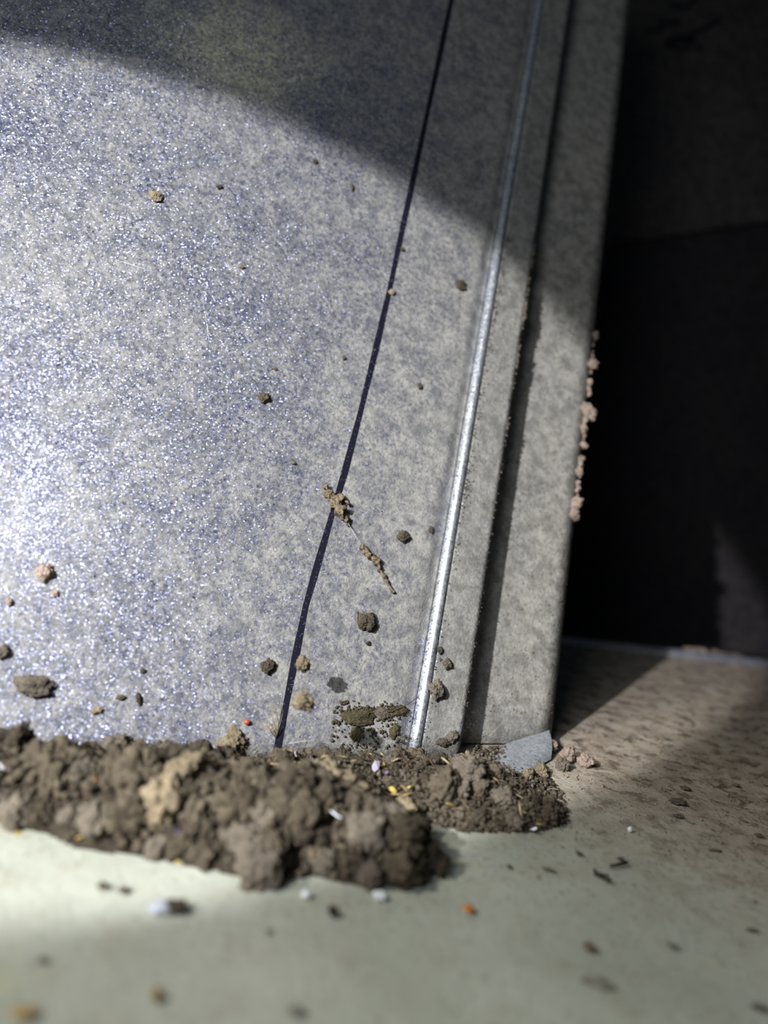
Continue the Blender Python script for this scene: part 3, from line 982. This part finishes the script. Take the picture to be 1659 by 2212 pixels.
# ------------------------------------------------------------------ corner behind the tab, far dust, bits on the floor
for px, r, sh, m, lab in [((1192, 1612), 14, 2, 'dustpink', 'dusty clump beside the folded tab corner'),
                          ((1225, 1632), 15, 4, 'dustpink', 'dusty clump behind the tab at the dark gap'),
                          ((1213, 1652), 13, 6, 'soil_grey', 'greyish round crumb in front of the tab corner clumps'),
                          ((1264, 1645), 16, 8, 'dustpink', 'rightmost dusty clump by the dark gap'),
                          ((1168, 1665), 12, 10, 'soil_pale', 'tan crumb at the foot of the folded tab'),
                          ((1140, 1672), 12, 12, 'soil_pale', 'tan crumb in front of the folded tab, left of the other')]:
    P = fl((px[0], px[1] + r * .7)); rr = r * (P - CAM).length / F
    o = place('dust_clump', clod_mesh(sh, m), P + Vector((0, 0, rr * .7)), rr); tag(o, lab, 'dust clump')
for px, r, sh, lab in [((1470, 1414), 17, 1, 'left dust lump behind the bright floor hem'), ((1510, 1414), 20, 3, 'second dust lump from the left behind the floor hem'),
                       ((1550, 1418), 20, 5, 'third dust lump from the left behind the floor hem'), ((1592, 1424), 18, 7, 'fourth dust lump from the left behind the floor hem')]:
    d = ray(px); P = CAM + d * ((far_y(.15) + .018) / d.y); P.z = max(P.z, -.002); rr = r * (P - CAM).length / F
    o = place('dust_lump', clod_mesh(sh, 'dustpink'), P, (rr * 1.4, rr, rr * .7), (0, 0, random.uniform(0, 3))); tag(o, lab, 'dust lump')
# shelf that carries those lumps: the lip of the next sheet
shf = [(-.32, far_y(-.32) + .004, -.003), (.5, far_y(.5) + .004, -.003), (.5, far_y(.5) + .05, -.003), (-.32, far_y(-.32) + .05, -.003)]
mesh_obj('back_lip', shf + [(x, y, z - .001) for x, y, z in shf], [(0, 1, 2, 3), (7, 6, 5, 4), (0, 4, 5, 1), (1, 5, 6, 2), (2, 6, 7, 3), (3, 7, 4, 0)], M['backwall'], fl_root, False)

for px, r, sh, m, st_, lab in [((348, 1968), 19, 0, 'greychip', (1.1, .7, .5), 'whitish chip on the near floor below the heap'),
                          ((378, 1968), 17, 1, 'soil_dark', (1.0, .8, .7), 'dark crumb touching the whitish chip on the near floor'),
                          ((718, 1978), 13, 2, 'soil_dark', (.9, .8, .9), 'dark crumb alone on the floor in front of the heap'),
                          ((660, 1938), 9, 3, 'white', (1, 1, .8), 'white bead at the toe of the heap, left of its twin'),
                          ((820, 1940), 10, 4, 'white', (1.1, 1, .7), 'white bead at the toe of the heap, right of its twin'),
                          ((1012, 1967), 11, 5, 'orange', (1.3, .8, .5), 'orange-brown fleck on the floor right of the heap'),
                          ((1272, 2050), 9, 6, 'soil_pale', (1.2, 1, .7), 'tan crumb on the floor at lower right'),
                          ((1292, 2130), 16, 7, 'palegrey', (1.5, 1, .4), 'blurred dark crumb on the nearest floor at right'),
                          ((337, 2155), 12, 8, 'tanchip', (1, 1, .9), 'blurred tan crumb on the nearest floor at left'),
                          ((640, 2187), 10, 9, 'palegrey', (1.3, 1, .4), 'faint grey crumb at the bottom of the picture'),
                          ((48, 2190), 14, 10, 'tanchip', (1.2, 1, .4), 'blurred brown crumb in the lower left corner'),
                          ((92, 2075), 10, 11, 'palegrey', (1.2, 1, .3), 'faint grey crumb on the near floor at left'),
                          ((220, 1917), 9, 12, 'soil', (1, 1, .6), 'small brown crumb on the floor left below the heap'),
                          ((264, 1925), 8, 13, 'soil_grey', (1, 1, .5), 'small grey crumb beside the brown one left below the heap'),
                          ((580, 2015), 8, 2, 'palegrey', (1.2, 1, .4), 'dull crumb on the near floor, centre left'),
                          ((1297, 1893), 8, 3, 'soil', (1.7, .6, .5), 'dark twig-like crumb on the right floor'),
                          ((1185, 1880), 6, 4, 'soil_grey', (1.7, .8, .4), 'flat dark crumb right of the front heap shadow'),
                          ((1100, 1873), 5, 5, 'soil', (1.5, 1, .4), 'small dark speck between heap and twig-like crumb'),
                          ((1250, 1845), 5, 6, 'soil', (1.2, 1, .5), 'small dark speck below the rear litter'),
                          ((1340, 1857), 5, 7, 'soil', (1.2, 1, .5), 'small dark speck right of the rear litter'),
                          ((1360, 1796), 5, 8, 'white', (1, 1, 1), 'tiny bright white grain on the floor right of the litter'),
                          ((1545, 1838), 6, 9, 'soil_grey', (2.0, .6, .3), 'long dark streak of dirt at the right edge floor'),
                          ((1639, 1807), 5, 10, 'soil_grey', (1.2, 1, .6), 'dark crumb at the right border above the streak'),
                          ((1450, 2043), 9, 11, 'palegrey', (1.5, 1, .3), 'flat grey crumb on the floor at far lower right'),
                          ((1625, 2010), 7, 12, 'soil_grey', (1.6, .7, .3), 'thin grey crumb near the lower right border'),
                          ((1480, 1705), 6, 13, 'soil_grey', (1.3, 1, .5), 'brown crumb on the right floor in the dim area'),
                          ((1465, 1735), 11, 0, 'soil_grey', (1.5, 1, .35), 'wide dark patch of dirt on the dim right floor'),
                          ((1465, 1765), 6, 1, 'soil_grey', (1.3, 1, .5), 'small brown crumb under the wide dark patch'),
                          ((1590, 1698), 6, 2, 'soil_grey', (1.3, 1, .5), 'brown crumb near the right border in the dim area'),
                          ((1640, 2180), 9, 3, 'soil_grey', (1.4, 1, .4), 'brown crumb in the lower right corner')]:
    P = fl(px); rr = r * (P - CAM).length / F
    me = clod_mesh(sh, m)
    o = place('floor_crumb' if m not in ('white', 'greychip') else 'white_chip', me, P + Vector((0, 0, rr * st_[2] * .8)), (rr * st_[0], rr * st_[1], rr * st_[2]), (0, 0, random.uniform(-.3, .3)))
    tag(o, lab, 'crumb' if m not in ('white', 'greychip') else 'chip')

# twigs
for pts, lab in [([(1283, 1884), (1292, 1896), (1308, 1903), (1318, 1908)], 'thin dark twig lying over the twig-like crumb on the right floor'),
                 ([(1318, 1876), (1338, 1872), (1354, 1868)], 'faint thin twig on the right floor above the dark one')]:
    v, f = tube([fl(p) + Vector((0, 0, .0005)) for p in pts], .00035, 5)
    tag(mesh_obj('twig', v, f, M['hair']), lab, 'twig')

# loose dust specks on the right floor
gg = random.Random(77); P, R = [], []
while len(P) < 6500:
    x = gg.uniform(-.03, .26); y = gg.uniform(.12, .37)
    if y > far_y(x) - .004: continue
    if (Vector((x, y, 0)) - ORG).dot(N) < .001 - (.02 if x > .062 else 0): continue
    q = .55 * x + .83 * y
    dens = min(1, max(0.03, (q - .13) / .07)) * (.35 + 1.2 * max(0, noise.noise(Vector((x * 90, y * 90, 7)))))
    if gg.random() > dens: continue
    P.append((x, y, .00005)); R.append(gg.uniform(.00005, .00022) * (2.0 if gg.random() < .04 else 1))
tag(granules('floor_dust', P, R, M['dustpink'], 15, squash=.4), 'fine brown dust specks scattered over the right floor', 'dust', kind='stuff')
